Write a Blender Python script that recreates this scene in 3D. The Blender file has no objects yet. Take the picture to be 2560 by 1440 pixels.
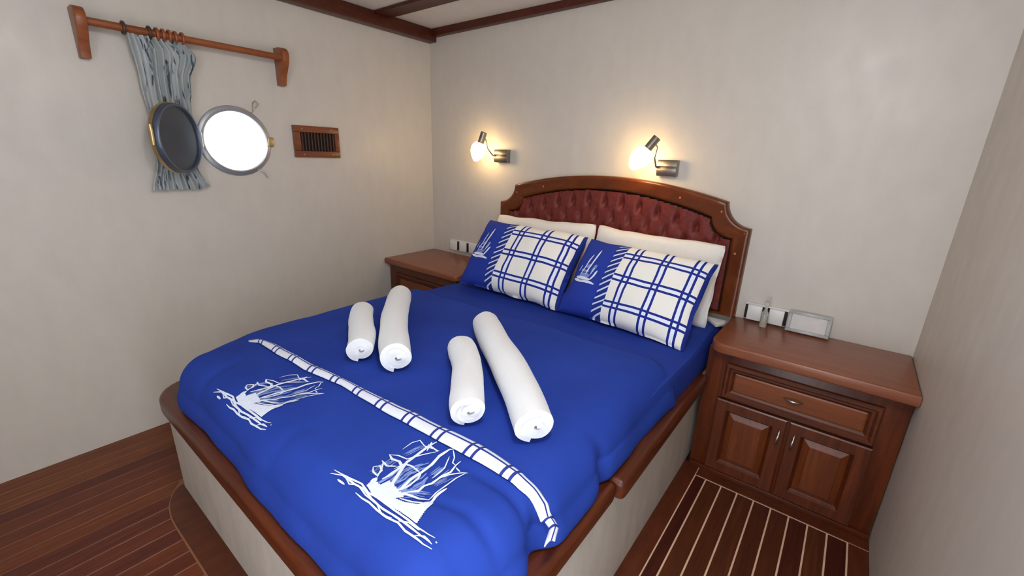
import bpy, bmesh, math, random
from mathutils import Vector, Matrix, noise
random.seed(7)
PI = math.pi
scene = bpy.context.scene
COL = scene.collection

# ------------------------------------------------------------------ camera
cam_d = bpy.data.cameras.new('camera')
cam = bpy.data.objects.new('camera', cam_d); COL.objects.link(cam)
cam_d.sensor_fit = 'HORIZONTAL'; cam_d.sensor_width = 36.0
cam_d.lens = 36.0 * 1073.96 / 2560.0
cam_d.clip_start = 0.02
yaw, pitch, roll = -0.659865, 0.298564, -0.0338343
fwd = Vector((math.sin(yaw)*math.cos(pitch), math.cos(yaw)*math.cos(pitch), -math.sin(pitch)))
rgt = Vector((math.cos(yaw), -math.sin(yaw), 0)); dwn = fwd.cross(rgt)
r2 = math.cos(roll)*rgt + math.sin(roll)*dwn; d2 = -math.sin(roll)*rgt + math.cos(roll)*dwn
m = Matrix.Identity(4)
for i in range(3):
    m[i][0] = r2[i]; m[i][1] = -d2[i]; m[i][2] = -fwd[i]
m.translation = Vector((2.5992, -2.3031, 1.4))
cam.matrix_world = m
scene.camera = cam

# ------------------------------------------------------------------ world, lights, exposure
vs = scene.view_settings
vs.view_transform = 'Standard'; vs.look = 'None'; vs.gamma = 1.0; vs.use_curve_mapping = False
vs.exposure = 0.0
world = bpy.data.worlds.new('sky'); scene.world = world; world.use_nodes = True
bg = world.node_tree.nodes['Background']
bg.inputs[0].default_value = (0.86, 0.93, 1.0, 1); bg.inputs[1].default_value = 6.0

def dome_light(name, loc, power, color, radius):
    l = bpy.data.lights.new(name, 'POINT'); l.energy = power; l.color = color; l.shadow_soft_size = radius
    o = bpy.data.objects.new(name, l); COL.objects.link(o); o.location = loc; return o
# the cabin's ceiling lamp
LAMPS = [((2.50, -1.98), 32)]
for (lx, ly), lp in LAMPS:
    dome_light('ceiling_lamp_light', (lx, ly, 2.06), lp, (0.96, 0.985, 1.0), 0.09)

# ------------------------------------------------------------------ helpers
def lin(c):
    return tuple(((v/255)/12.92 if v/255 <= 0.04045 else ((v/255+0.055)/1.055)**2.4) for v in c) + (1.0,)

class N:
    """small node-graph helper"""
    def __init__(s, name):
        s.m = bpy.data.materials.new(name); s.m.use_nodes = True
        s.t = s.m.node_tree; s.b = s.t.nodes['Principled BSDF']
    def n(s, typ, **kw):
        o = s.t.nodes.new(typ)
        for k, v in kw.items(): setattr(o, k, v)
        return o
    def l(s, a, b): s.t.links.new(a, b)
    def math(s, op, a, b=None, c=None):
        o = s.n('ShaderNodeMath', operation=op)
        for i, v in enumerate((a, b, c)):
            if v is None: continue
            if isinstance(v, (int, float)): o.inputs[i].default_value = v
            else: s.l(v, o.inputs[i])
        return o.outputs[0]
    def mix(s, fac, a, b):
        o = s.n('ShaderNodeMix', data_type='RGBA')
        for sock, v in ((o.inputs[0], fac), (o.inputs[6], a), (o.inputs[7], b)):
            if isinstance(v, (int, float)): sock.default_value = v
            elif isinstance(v, tuple): sock.default_value = v
            else: s.l(v, sock)
        return o.outputs[2]
    def noise(s, scale, mapping=(1, 1, 1), detail=4.0, rough=0.55, coord='Object', distortion=0.0):
        tc = s.n('ShaderNodeTexCoord'); mp = s.n('ShaderNodeMapping')
        mp.inputs['Scale'].default_value = mapping
        s.l(tc.outputs[coord], mp.inputs[0])
        nz = s.n('ShaderNodeTexNoise'); nz.inputs['Scale'].default_value = scale
        nz.inputs['Detail'].default_value = detail; nz.inputs['Roughness'].default_value = rough
        nz.inputs['Distortion'].default_value = distortion
        s.l(mp.outputs[0], nz.inputs['Vector'])
        return nz.outputs['Fac']
    def ramp(s, fac, stops):
        o = s.n('ShaderNodeValToRGB'); s.l(fac, o.inputs[0])
        e = o.color_ramp.elements
        e[0].position, e[0].color = stops[0]; e[1].position, e[1].color = stops[-1]
        for p, c in stops[1:-1]:
            x = e.new(p); x.color = c
        return o.outputs[0]
    def bump(s, h, strength, dist=0.01):
        o = s.n('ShaderNodeBump'); o.inputs['Strength'].default_value = strength
        o.inputs['Distance'].default_value = dist
        s.l(h, o.inputs['Height']); s.l(o.outputs[0], s.b.inputs['Normal'])
    def set(s, **kw):
        for k, v in kw.items():
            sock = s.b.inputs[k.replace('_', ' ')]
            if isinstance(v, (int, float, tuple)): sock.default_value = v
            else: s.l(v, sock)
        return s

def plain(name, rgb, rough=0.5, metal=0.0, var=0.08, scale=30, bump=0.0, **kw):
    g = N(name)
    f = g.noise(scale)
    c = lin(rgb)
    lo = tuple(v*(1-var) for v in c[:3]) + (1,); hi = tuple(min(1, v*(1+var)) for v in c[:3]) + (1,)
    g.set(Base_Color=g.ramp(f, [(0.3, lo), (0.7, hi)]), Roughness=rough, Metallic=metal, **kw)
    if bump: g.bump(f, bump)
    return g.m

def wood(name, dark, light, stretch, rough=0.36, scale=9.0, rand=0.0, coat=0.12):
    g = N(name)
    f = g.noise(scale, stretch, detail=6, rough=0.62, distortion=0.6)
    col = g.ramp(f, [(0.28, lin(dark)), (0.52, lin([(a+b)/2 for a, b in zip(dark, light)])), (0.75, lin(light))])
    if rand:
        oi = g.n('ShaderNodeObjectInfo')
        hs = g.n('ShaderNodeHueSaturation'); g.l(col, hs.inputs['Color'])
        g.l(g.math('MULTIPLY_ADD', oi.outputs['Random'], rand*2, 1-rand), hs.inputs['Value'])
        g.l(g.math('MULTIPLY_ADD', oi.outputs['Random'], 0.02, 0.49), hs.inputs['Hue'])
        col = hs.outputs[0]
    g.set(Base_Color=col, Roughness=rough, Specular_IOR_Level=0.35, Coat_Weight=coat, Coat_Roughness=0.25)
    g.bump(f, 0.08, 0.004)
    return g.m

def wall_mat(name, rgb, streak=(1, 1, 0.5), scale=13, bump=0.22, rough=0.42, var=0.03):
    g = N(name)
    f = g.noise(scale, streak, detail=5, rough=0.6)
    f2 = g.noise(2.2, (1, 1, 1), detail=2)
    c = lin(rgb)
    lo = tuple(v*(1-var) for v in c[:3]) + (1,); hi = tuple(min(1, v*(1+var)) for v in c[:3]) + (1,)
    col = g.ramp(f, [(0.32, lo), (0.68, hi)])
    g.set(Base_Color=col, Roughness=g.math('MULTIPLY_ADD', f, -0.25, rough+0.12))
    g.bump(f, bump, 0.006)
    return g.m

MAT = {}
MAT['wall'] = wall_mat('wall_covering', (200, 192, 182))
MAT['panel'] = wall_mat('bed_panel_covering', (199, 191, 180), (1, 1, 0.35), 14, 0.4, var=0.08)
MAT['ceiling'] = wall_mat('ceiling_paint', (214, 210, 208), (1, 1, 1), 12, 0.05)
MAT['wood_x'] = wood('mahogany_along_x', (64, 25, 9), (108, 50, 22), (0.35, 5, 5))
MAT['wood_y'] = wood('mahogany_along_y', (64, 25, 9), (108, 50, 22), (5, 0.35, 5))
MAT['wood_z'] = wood('mahogany_upright', (66, 26, 10), (110, 50, 20), (5, 5, 0.35))
MAT['wood_top'] = wood('nightstand_top_wood', (122, 66, 42), (146, 88, 60), (0.4, 4, 4), rough=0.3)
MAT['wood_beam'] = wood('ceiling_beam_wood', (62, 22, 9), (88, 38, 20), (2, 2, 2), rough=0.45)
MAT['wood_hb'] = wood('headboard_wood', (80, 34, 8), (118, 58, 18), (0.8, 4, 1.2), rough=0.3, coat=0.2)
MAT['wood_rod'] = wood('curtain_rod_wood', (122, 62, 30), (160, 94, 54), (4, 0.6, 1.5), rough=0.4)
MAT['wood_vent'] = wood('vent_wood', (104, 54, 30), (134, 76, 46), (4, 0.6, 3), rough=0.35)
MAT['plank'] = wood('teak_plank', (84, 34, 12), (132, 66, 28), (9, 0.5, 9), rough=0.42, rand=0.30, coat=0.05)
MAT['plank_shaded'] = wood('shaded_teak_plank', (58, 22, 9), (94, 42, 19), (9, 0.5, 9), rough=0.42, rand=0.25, coat=0.05)  # shade on the right-hand floor is put into this darker plank colour
MAT['border'] = wood('floor_border_wood', (72, 30, 12), (104, 48, 22), (3, 1, 3), rough=0.42, coat=0.1)
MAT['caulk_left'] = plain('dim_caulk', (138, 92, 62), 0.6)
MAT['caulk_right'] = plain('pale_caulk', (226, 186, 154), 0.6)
MAT['white_cloth'] = plain('white_cotton', (238, 234, 228), 0.85, var=0.02, bump=0.05, scale=60, Sheen_Weight=0.2)
MAT['towel'] = plain('white_terry', (230, 231, 233), 0.95, var=0.03, scale=350, bump=0.25, Sheen_Weight=0.3)
MAT['chrome'] = plain('brushed_steel', (190, 184, 176), 0.28, 1.0, var=0.05)
MAT['chrome_dull'] = plain('satin_steel', (150, 144, 136), 0.4, 1.0, var=0.05)
MAT['rim'] = plain('porthole_rim_steel', (188, 190, 194), 0.38, 0.7, var=0.04)
MAT['brass'] = plain('worn_brass', (196, 172, 128), 0.35, 0.9, var=0.08)
MAT['dark'] = plain('dark_recess', (36, 20, 16), 0.7)
MAT['slat'] = plain('vent_slat_dark', (58, 34, 26), 0.4)
MAT['plastic'] = plain('white_plastic', (226, 224, 222), 0.35, var=0.02)
MAT['rubber'] = plain('dark_gasket', (44, 50, 58), 0.5)
MAT['screw'] = plain('screw_head', (160, 130, 106), 0.4, 0.5)
MAT['plug'] = plain('wood_plug', (176, 112, 72), 0.4)
MAT['ring_light'] = plain('ring_light_wood', (150, 78, 44), 0.35, bump=0.05)
MAT['ring_dark'] = plain('ring_dark_wood', (66, 48, 40), 0.4, bump=0.05)

def link(o, parent=None):
    COL.objects.link(o)
    if parent is not None:
        o.parent = parent
        o.matrix_parent_inverse = Matrix.Translation(-Vector(ORG[parent.name]))
    return o
ORG = {}
def tag(o, label=None, cat=None, group=None, kind=None):
    if label: o['label'] = label
    if cat: o['category'] = cat
    if group: o['group'] = group
    if kind: o['kind'] = kind
    return o
def empty(name, loc, label, cat, group=None, kind=None):
    o = bpy.data.objects.new(name, None); o.empty_display_size = 0.05
    COL.objects.link(o); o.location = loc; ORG[o.name] = tuple(loc)
    return tag(o, label, cat, group, kind)

def mk(name, verts, faces, mats, parent=None, smooth=False, uvs=None, loc=None, midx=None):
    """mesh from world-space verts; a top-level mesh gets its origin at loc"""
    off = Vector(loc) if loc is not None else Vector((0, 0, 0))
    me = bpy.data.meshes.new(name)
    me.from_pydata([tuple(Vector(v)-off) for v in verts], [], faces)
    if not isinstance(mats, (list, tuple)): mats = [mats]
    for mm in mats: me.materials.append(mm)
    if smooth:
        for p in me.polygons: p.use_smooth = True
    if midx:
        for p, i in zip(me.polygons, midx): p.material_index = i
    if uvs is not None:
        ul = me.uv_layers.new(name='UVMap')
        for lp in me.loops: ul.data[lp.index].uv = uvs[lp.vertex_index]
    me.update()
    o = bpy.data.objects.new(name, me)
    o.location = off
    ORG_key = None
    COL.objects.link(o)
    ORG[o.name] = tuple(off)
    if parent is not None:
        po = Vector(ORG[parent.name])
        o.parent = parent; o.matrix_parent_inverse = Matrix.Translation(-po)
    return o

def from_bm(name, bm, mat, parent=None, smooth=False, loc=None, angle=None):
    bmesh.ops.recalc_face_normals(bm, faces=bm.faces)
    bm.verts.index_update()
    vs_ = [v.co.copy() for v in bm.verts]; fs = [[v.index for v in f.verts] for f in bm.faces]
    bm.free()
    o = mk(name, vs_, fs, mat, parent, smooth, loc=loc)
    if smooth and angle: o.data.set_sharp_from_angle(angle=angle)
    return o

def bm_box(bm, x0, x1, y0, y1, z0, z1, bevel=0.0, seg=2):
    ret = bmesh.ops.create_cube(bm, size=1.0)
    vv = ret['verts']
    for v in vv:
        v.co = Vector(((x0+x1)/2 + v.co.x*(x1-x0), (y0+y1)/2 + v.co.y*(y1-y0), (z0+z1)/2 + v.co.z*(z1-z0)))
    if bevel:
        es = list({e for v in vv for e in v.link_edges})
        bmesh.ops.bevel(bm, geom=es, offset=bevel, segments=seg, affect='EDGES', profile=0.5)
def box(name, x0, x1, y0, y1, z0, z1, mat, parent=None, bevel=0.003, seg=2, loc=None):
    bm = bmesh.new(); bm_box(bm, x0, x1, y0, y1, z0, z1, bevel, seg)
    return from_bm(name, bm, mat, parent, smooth=bool(bevel), loc=loc, angle=0.6)

def prism(name, outline, a0, a1, mat, parent=None, axis='z', bevel=0.0, seg=3, loc=None):
    """extrude a 2D outline: axis z -> (x,y), axis y -> (x,z), axis x -> (y,z)"""
    def P(p, a):
        return (p[0], p[1], a) if axis == 'z' else ((p[0], a, p[1]) if axis == 'y' else (a, p[0], p[1]))
    bm = bmesh.new()
    va = [bm.verts.new(P(p, a0)) for p in outline]; vb = [bm.verts.new(P(p, a1)) for p in outline]
    n = len(outline)
    fa = bm.faces.new(va); fb = bm.faces.new(vb[::-1])
    for i in range(n): bm.faces.new((va[i], vb[i], vb[(i+1) % n], va[(i+1) % n]))
    bmesh.ops.recalc_face_normals(bm, faces=bm.faces)
    if bevel:
        es = list(set(fa.edges) | set(fb.edges))
        bmesh.ops.bevel(bm, geom=es, offset=bevel, segments=seg, affect='EDGES', profile=0.5, clamp_overlap=True)
    return from_bm(name, bm, mat, parent, smooth=bool(bevel), loc=loc, angle=0.7)

def tube_geo(pts, rad, n=10, cap=True):
    pts = [Vector(p) for p in pts]; k = len(pts)
    if not isinstance(rad, (list, tuple)): rad = [rad]*k
    V, F = [], []
    t0 = (pts[1]-pts[0]).normalized()
    up = Vector((0, 0, 1)) if abs(t0.z) < 0.9 else Vector((1, 0, 0))
    nrm = (up - t0*up.dot(t0)).normalized()
    for i, p in enumerate(pts):
        t = ((pts[min(i+1, k-1)]-pts[max(i-1, 0)])).normalized()
        nrm = (nrm - t*nrm.dot(t)).normalized(); b = t.cross(nrm)
        for j in range(n):
            a = 2*PI*j/n; V.append(p + (nrm*math.cos(a) + b*math.sin(a))*rad[i])
    for i in range(k-1):
        for j in range(n):
            F.append((i*n+j, i*n+(j+1) % n, (i+1)*n+(j+1) % n, (i+1)*n+j))
    if cap:
        F.append(tuple(range(n))[::-1]); F.append(tuple(range((k-1)*n, k*n)))
    return V, F
def tube(name, pts, rad, mat, parent=None, n=10, loc=None):
    V, F = tube_geo(pts, rad, n); o = mk(name, V, F, mat, parent, True, loc=loc)
    o.data.set_sharp_from_angle(angle=1.0); return o

def lathe(name, prof, mat, parent, origin, axis, n=28, loc=None):
    """prof: list of (r, h) along axis from origin"""
    ax = Vector(axis).normalized(); up = Vector((0, 0, 1)) if abs(ax.z) < 0.9 else Vector((1, 0, 0))
    a = (up - ax*up.dot(ax)).normalized(); b = ax.cross(a); o = Vector(origin)
    V, F = [], []
    for r, h in prof:
        for j in range(n):
            t = 2*PI*j/n; V.append(o + ax*h + (a*math.cos(t)+b*math.sin(t))*max(r, 1e-5))
    for i in range(len(prof)-1):
        for j in range(n):
            F.append((i*n+j, i*n+(j+1) % n, (i+1)*n+(j+1) % n, (i+1)*n+j))
    F.append(tuple(range(n))[::-1]); F.append(tuple(range((len(prof)-1)*n, len(prof)*n)))
    ob = mk(name, V, F, mat, parent, True, loc=loc); ob.data.set_sharp_from_angle(angle=0.7); return ob

def ssm(a, b, x):
    t = max(0.0, min(1.0, (x-a)/(b-a))); return t*t*(3-2*t)

# ------------------------------------------------------------------ room shell
W, YR, ZC = 2.915, -3.3, 2.215
PC = (-1.345, 1.425); PRAD = 0.148          # porthole centre (y, z), opening radius
def build_left_wall():
    bm = bmesh.new(); n = 64; S = 0.22
    y0, y1, z0, z1 = YR-0.1, 0.1, -0.06, ZC+0.06
    def sq(a):
        c, s = math.cos(a), math.sin(a); k = S/max(abs(c), abs(s)); return (PC[0]+c*k, PC[1]+s*k)
    rings = {}
    for x in (0.0, -0.1):
        rings[x] = [bm.verts.new((x, PC[0]+PRAD*math.cos(2*PI*i/n), PC[1]+PRAD*math.sin(2*PI*i/n))) for i in range(n)]
        so = [bm.verts.new((x,)+sq(2*PI*i/n)) for i in range(n)]
        for i in range(n): bm.faces.new((rings[x][i], rings[x][(i+1) % n], so[(i+1) % n], so[i]))
        ys = [y0, PC[0]-S, PC[0]+S, y1]; zs = [z0, PC[1]-S, PC[1]+S, z1]
        for i in range(3):
            for j in range(3):
                if i == 1 and j == 1: continue
                bm.faces.new([bm.verts.new((x, a, b)) for a, b in ((ys[i], zs[j]), (ys[i+1], zs[j]), (ys[i+1], zs[j+1]), (ys[i], zs[j+1]))])
    for i in range(n): bm.faces.new((rings[0.0][i], rings[0.0][(i+1) % n], rings[-0.1][(i+1) % n], rings[-0.1][i]))
    for (a, b), (c, d) in (((y0, z0), (y1, z0)), ((y1, z0), (y1, z1)), ((y1, z1), (y0, z1)), ((y0, z1), (y0, z0))):
        bm.faces.new([bm.verts.new(p) for p in ((0, a, b), (0, c, d), (-0.1, c, d), (-0.1, a, b))])
    bmesh.ops.remove_doubles(bm, verts=bm.verts, dist=1e-5)
    return from_bm('wall_left', bm, MAT['wall'])
tag(build_left_wall(), 'pale textured cabin wall with the round porthole', 'wall', kind='structure')
tag(box('wall_back', 0, W, 0, 0.1, -0.06, ZC+0.06, MAT['wall'], bevel=0), 'pale textured wall behind the headboard', 'wall', kind='structure')
def right_wall():
    bm = bmesh.new(); D0, D1 = -2.42, -2.02            # narrow opening added beside the camera to let in sky light
    bm_box(bm, W, W+0.1, D1, 0.1, -0.06, ZC+0.06); bm_box(bm, W, W+0.1, YR-0.1, D0, -0.06, ZC+0.06)
    bm_box(bm, W, W+0.1, D0, D1, 2.0, ZC+0.06)
    return from_bm('wall_right', bm, MAT['wall'])
tag(right_wall(), 'pale textured wall at the right beside the nightstand', 'wall', kind='structure')
def rear_wall():
    bm = bmesh.new()
    bm_box(bm, 0, 2.12, YR-0.1, YR, -0.06, ZC+0.06); bm_box(bm, 2.82, W, YR-0.1, YR, -0.06, ZC+0.06)
    bm_box(bm, 2.12, 2.82, YR-0.1, YR, 2.05, ZC+0.06)  # gap below is an unseen opening, added and sized for soft light
    return from_bm('wall_rear', bm, MAT['wall'])
tag(rear_wall(), 'pale wall with an added opening for sky light behind the viewer', 'wall', kind='structure')
tag(box('ceiling', 0, W, YR, 0, ZC, ZC+0.06, MAT['ceiling'], bevel=0), 'white panelled cabin ceiling with brown beams', 'ceiling', kind='structure')
# ceiling timbers
tag(box('trim_1', 0, 0.075, YR, 0, 2.137, ZC, MAT['wood_beam'], bevel=0.008), 'dark brown beam where the porthole wall meets the ceiling', 'beam', kind='structure')
tag(prism('trim_2', [(0.075, 2.168), (W, 2.19), (W, ZC), (0.075, ZC)], -0.045, 0, MAT['wood_beam'], axis='y', bevel=0.004), 'brown moulding along the top of the headboard wall', 'beam', kind='structure')
tag(box('trim_3', 0.075, W, -0.505, -0.385, 2.196, ZC, MAT['wood_beam'], bevel=0.006), 'brown batten crossing the white ceiling panels', 'beam', kind='structure')
tag(box('trim_4', 0.075, W, -1.6, -1.48, 2.196, ZC, MAT['wood_beam'], bevel=0.006), 'brown batten across the ceiling above the bed foot', 'beam', kind='structure')
# ceiling lamp that lights the cabin
for (lx, ly), lab in zip([l_[0] for l_ in LAMPS], ('round ceiling lamp near the added side opening',)):
    cl = empty('ceiling_lamp', (lx, ly, ZC), lab, 'lamp')
    lathe('housing', [(0.0, 0), (0.13, 0), (0.135, -0.012), (0.125, -0.03), (0.0, -0.03)], MAT['plastic'], cl, (lx, ly, ZC), (0, 0, 1))

# ------------------------------------------------------------------ floor
floor = box('floor', 0, W, YR, 0, -0.06, -0.012, MAT['dark'], bevel=0)
tag(floor, 'teak strip floor with pale caulking lines', 'floor', kind='structure')
ZF = 0.0; CAULK_Z = -0.0012
BORD = [(0.80-0.225*math.cos(PI/2*i/12), -1.962-0.088*math.sin(PI/2*i/12)) for i in range(13)] + [(1.2, -2.047), (2.20, -2.046)]
def bord_y(x):
    if x <= BORD[0][0]: return -0.5
    for (xa, ya), (xb, yb) in zip(BORD, BORD[1:]):
        if x <= xb: return ya + (yb-ya)*(x-xa)/(xb-xa)
    return BORD[-1][1]
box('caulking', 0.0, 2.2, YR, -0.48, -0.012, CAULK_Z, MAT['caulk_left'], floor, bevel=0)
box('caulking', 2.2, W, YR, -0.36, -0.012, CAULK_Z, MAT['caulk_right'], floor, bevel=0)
def plank(x0, x1, ya0, yb0, ya1, yb1, mat='plank'):
    prism('plank', [(x0, ya0), (x1, yb0), (x1, yb1), (x0, ya1)], -0.012, ZF, MAT[mat], floor, bevel=0.0012, seg=1)
pit = 0.0735; xs = 0.0
edges = [0.0, 0.020]
while edges[-1] < 2.19: edges.append(edges[-1]+pit)
for a, b in zip(edges, edges[1:]):
    a2, b2 = a+0.0016, min(b, 2.198)-0.0016
    if b2-a2 < 0.01: continue
    ea, eb = bord_y(a2), bord_y(b2)
    if ea > -1.9 and eb < -1.9: ea = BORD[0][1]+0.004
    if ea > -1.9: ea = eb = -0.485
    plank(a2, b2, YR, YR, ea-0.006 if ea < -1.9 else ea, eb-0.006 if eb < -1.9 else eb)
prism('border_plank', BORD + [(2.198, -1.90), (0.575, -1.90)], -0.012, ZF, MAT['border'], floor, bevel=0.001, seg=1)
rp = 0.0653; rx = 2.2745
box('border_plank', 2.2025, 2.2715, YR, -0.36, -0.012, ZF, MAT['border'], floor, bevel=0.001, seg=1)
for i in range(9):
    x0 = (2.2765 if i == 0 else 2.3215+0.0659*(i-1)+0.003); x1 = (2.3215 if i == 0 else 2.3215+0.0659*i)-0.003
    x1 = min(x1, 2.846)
    plank(x0, x1, YR, YR, -0.437, -0.437, 'plank_shaded')
box('border_plank', 2.2745, W, -0.431, -0.36, -0.012, ZF, MAT['border'], floor, bevel=0.001, seg=1)
box('border_plank', 2.8515, W, YR, -0.434, -0.012, ZF, MAT['border'], floor, bevel=0.001, seg=1)

# ------------------------------------------------------------------ bed
bed = empty('bed', (1.4, -1.0, 0), 'built-in double bed with pale panelled base and brown wooden rail', 'bed')
prism('base', [(0.595, -1.962), (2.203, -1.962), (2.203, -0.01), (0.76, -0.01), (0.76, -0.52), (0.595, -0.52)], 0.0, 0.43, MAT['panel'], bed)
def arc(cx, cy, r, a0, a1, n=8):
    return [(cx+r*math.cos(math.radians(a0+(a1-a0)*i/n)), cy+r*math.sin(math.radians(a0+(a1-a0)*i/n))) for i in range(n+1)]
box('side_rail', 2.09, 2.238, -1.262, -0.365, 0.412, 0.484, MAT['wood_y'], bed, bevel=0.02, seg=4)
box('side_rail', 2.09, 2.217, -1.87, -1.263, 0.412, 0.480, MAT['wood_y'], bed, bevel=0.02, seg=4)
prism('foot_rail', [(2.217, -1.871), (2.217, -1.995)] + arc(0.70, -1.865, 0.13, 270, 180) + [(0.57, -1.78), (0.70, -1.78), (0.70, -1.871)], 0.405, 0.482, MAT['wood_x'], bed, bevel=0.02, seg=4)
box('side_rail', 0.57, 0.70, -1.779, -0.53, 0.405, 0.482, MAT['wood_y'], bed, bevel=0.02, seg=4)
MAT['navy_sheet'] = plain('navy_fitted_sheet', (36, 60, 150), 0.85, var=0.05, scale=4, Specular_IOR_Level=0.15)
def mattress():
    bm = bmesh.new()
    out = [(0.785, -0.055), (0.785, -0.60), (0.70, -0.78), (0.70, -1.86), (2.145, -1.86), (2.17, -1.2), (2.20, -0.6), (2.205, -0.055)]
    va = [bm.verts.new((x, y, 0.486)) for x, y in out]; vb = [bm.verts.new((x, y, 0.632)) for x, y in out]
    n = len(out); top = bm.faces.new(vb[::-1]); bm.faces.new(va)
    for i in range(n): bm.faces.new((va[i], vb[i], vb[(i+1) % n], va[(i+1) % n]))
    es = [e for e in bm.edges if all(v in vb for v in e.verts)]
    bmesh.ops.bevel(bm, geom=es, offset=0.035, segments=5, affect='EDGES', profile=0.5)
    # the part under the duvet is pressed down a little
    for v in bm.verts:
        if v.co.y < -1.0 and v.co.z > 0.55: v.co.z -= 0.035
    return from_bm('mattress', bm, MAT['navy_sheet'], bed, smooth=True, angle=0.9)
mattress()
prism('sheet_corner', [(2.12, -0.057), (2.215, -0.057), (2.217, -0.10), (2.19, -0.15)], 0.6325, 0.650, MAT['white_cloth'], bed, bevel=0.004, seg=2)

# ------------------------------------------------------------------ duvet
# DUVET_BEGIN
DR = 0.105; DZ = 0.668
def xl(y): return 0.655 + 0.035*ssm(-1.45, -1.75, y) + 0.075*ssm(-1.66, -1.90, y)
def xr(y): return 2.190 - 0.050*ssm(-1.70, -1.90, y)
CREASE = [(2.165, -1.655, 1.99, -1.675, 0.020, 0.013), (2.14, -1.745, 1.97, -1.80, 0.016, 0.012), (2.17, -1.345, 2.13, -1.25, 0.014, 0.013),
          (2.16, -1.62, 2.10, -1.52, 0.010, 0.012), (2.16, -1.18, 2.10, -1.05, 0.007, 0.014), (2.165, -1.30, 2.10, -1.33, 0.010, 0.015),
          (1.05, -1.90, 0.98, -1.78, 0.008, 0.02), (1.5, -1.93, 1.55, -1.83, 0.008, 0.02), (2.165, -1.66, 2.12, -1.76, 0.012, 0.012)]
def ztop(x, y):
    z = DZ - 0.030*ssm(-0.80, -0.735, y)
    z += 0.008*math.sin(2.1*x+0.4)*math.sin(2.6*y+0.8)
    z += 0.006*noise.noise(Vector((x*4.0, y*4.0, 1.3))) + 0.003*noise.noise(Vector((x*11, y*9, 4.1)))
    for (ax, ay, bx, by, dep, wd) in CREASE:
        dx, dy = bx-ax, by-ay; L2 = dx*dx+dy*dy
        t = max(0, min(1, ((x-ax)*dx+(y-ay)*dy)/L2))
        d = math.hypot(x-ax-t*dx, y-ay-t*dy)
        if d < 4*wd: z -= dep*math.exp(-(d/wd)**2)*(1-0.75*t)
    return z
YF, YH = -1.955, -0.735
PIN = -1.632
def edge(xq, yq, ux): 
    """how far the right side is drawn in where the band is gathered and where the rail is jointed"""
    return max(0, ux)*(0.040*math.exp(-((yq-PIN)/0.042)**2) + 0.020*math.exp(-((yq+1.325)/0.03)**2))
def duvet_point(X, Y):
    """flat cloth coordinates -> surface"""
    yq = max(Y, YF+DR); x0 = xl(yq)+DR; x1 = xr(yq)-DR
    xq = min(max(X, x0), x1); dx, dy = X-xq, Y-yq
    d = max(abs(dx), abs(dy)); e = math.hypot(dx, dy)
    z = ztop(xq, yq)
    if e < 1e-9: return Vector((xq, yq, z))
    ux, uy = dx/e, dy/e
    A = DR*PI/2
    if d <= A: o, dr = DR*math.sin(d/DR), DR*(1-math.cos(d/DR))
    else:
        k = d-A; o, dr = DR+0.014*math.sin(min(1, k/0.10)*PI*0.9), DR+k
    w = min(1, d/A)
    px, py = xq+ux*o, yq+uy*o
    o2 = 0.014*noise.noise(Vector((px*5.2, py*5.2, 7.7)))*w*w - edge(xq, yq, ux)*w*w
    return Vector((px+ux*o2, py+uy*o2, z-dr))
def duvet_z(x, y):
    """height of the duvet at plan position (top and rounded shoulders)"""
    yq = max(y, YF+DR); x0 = xl(yq)+DR; x1 = xr(yq)-DR; xq = min(max(x, x0), x1)
    o = math.hypot(x-xq, y-yq)
    if o > 1e-9:
        ux = (x-xq)/o
        for _ in range(3):
            w = min(1, math.asin(min(1, o/DR))/(PI/2)); o = math.hypot(x-xq, y-yq)+edge(xq, yq, ux)*w*w
    o = min(o, DR*0.998)
    return ztop(xq, yq) - (DR-math.sqrt(DR*DR-o*o))
# DUVET_END
HANG = DR*PI/2+0.085
def duvet():
    nx, ny = 190, 150; V, F = [], []
    for j in range(ny+1):
        v = j/ny; Y = (YF+DR-HANG) + v*(YH-(YF+DR-HANG))
        yq = max(Y, YF+DR)
        a = xl(yq)+DR-HANG; b = xr(yq)-DR+HANG
        for i in range(nx+1):
            X = a+(b-a)*i/nx
            dd = max(a+HANG-X, X-(b-HANG), (YF+DR)-Y, 0)
            p = duvet_point(X, Y)
            if dd > DR*PI/2:
                p.z += 0.018*noise.noise(Vector((X*4.5, Y*4.5, 2.2)))
                p.z = max(p.z, 0.489 + 0.004*(dd-DR*PI/2))
            V.append(p)
    for j in range(ny):
        for i in range(nx):
            q = j*(nx+1)+i; F.append((q, q+1, q+nx+2, q+nx+1))
    o = mk('duvet', V, F, MAT['duvet'], None, True, loc=(1.4, -1.0, 0.63))
    md = o.modifiers.new('thickness', 'SOLIDIFY'); md.thickness = 0.006; md.offset = -1
    return tag(o, 'royal blue duvet with white sailing ships spread over the bed', 'duvet')
BLUE = (38, 62, 166)
g = N('duvet_blue')
f = g.noise(3.0, detail=3)
g.set(Base_Color=g.ramp(f, [(0.3, lin((33, 58, 146))), (0.7, lin((39, 67, 162)))]), Roughness=0.85, Specular_IOR_Level=0.15)
g.bump(g.noise(7.0, (1, 1.6, 1), detail=4, rough=0.5, distortion=0.8), 0.22, 0.012)
MAT['duvet'] = g.m
MAT['print'] = plain('white_print', (222, 230, 246), 0.8, var=0.06, scale=120)
MAT['print_pale'] = plain('pale_blue_print', (120, 144, 208), 0.8, var=0.25, scale=90)
dv = duvet()

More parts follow.
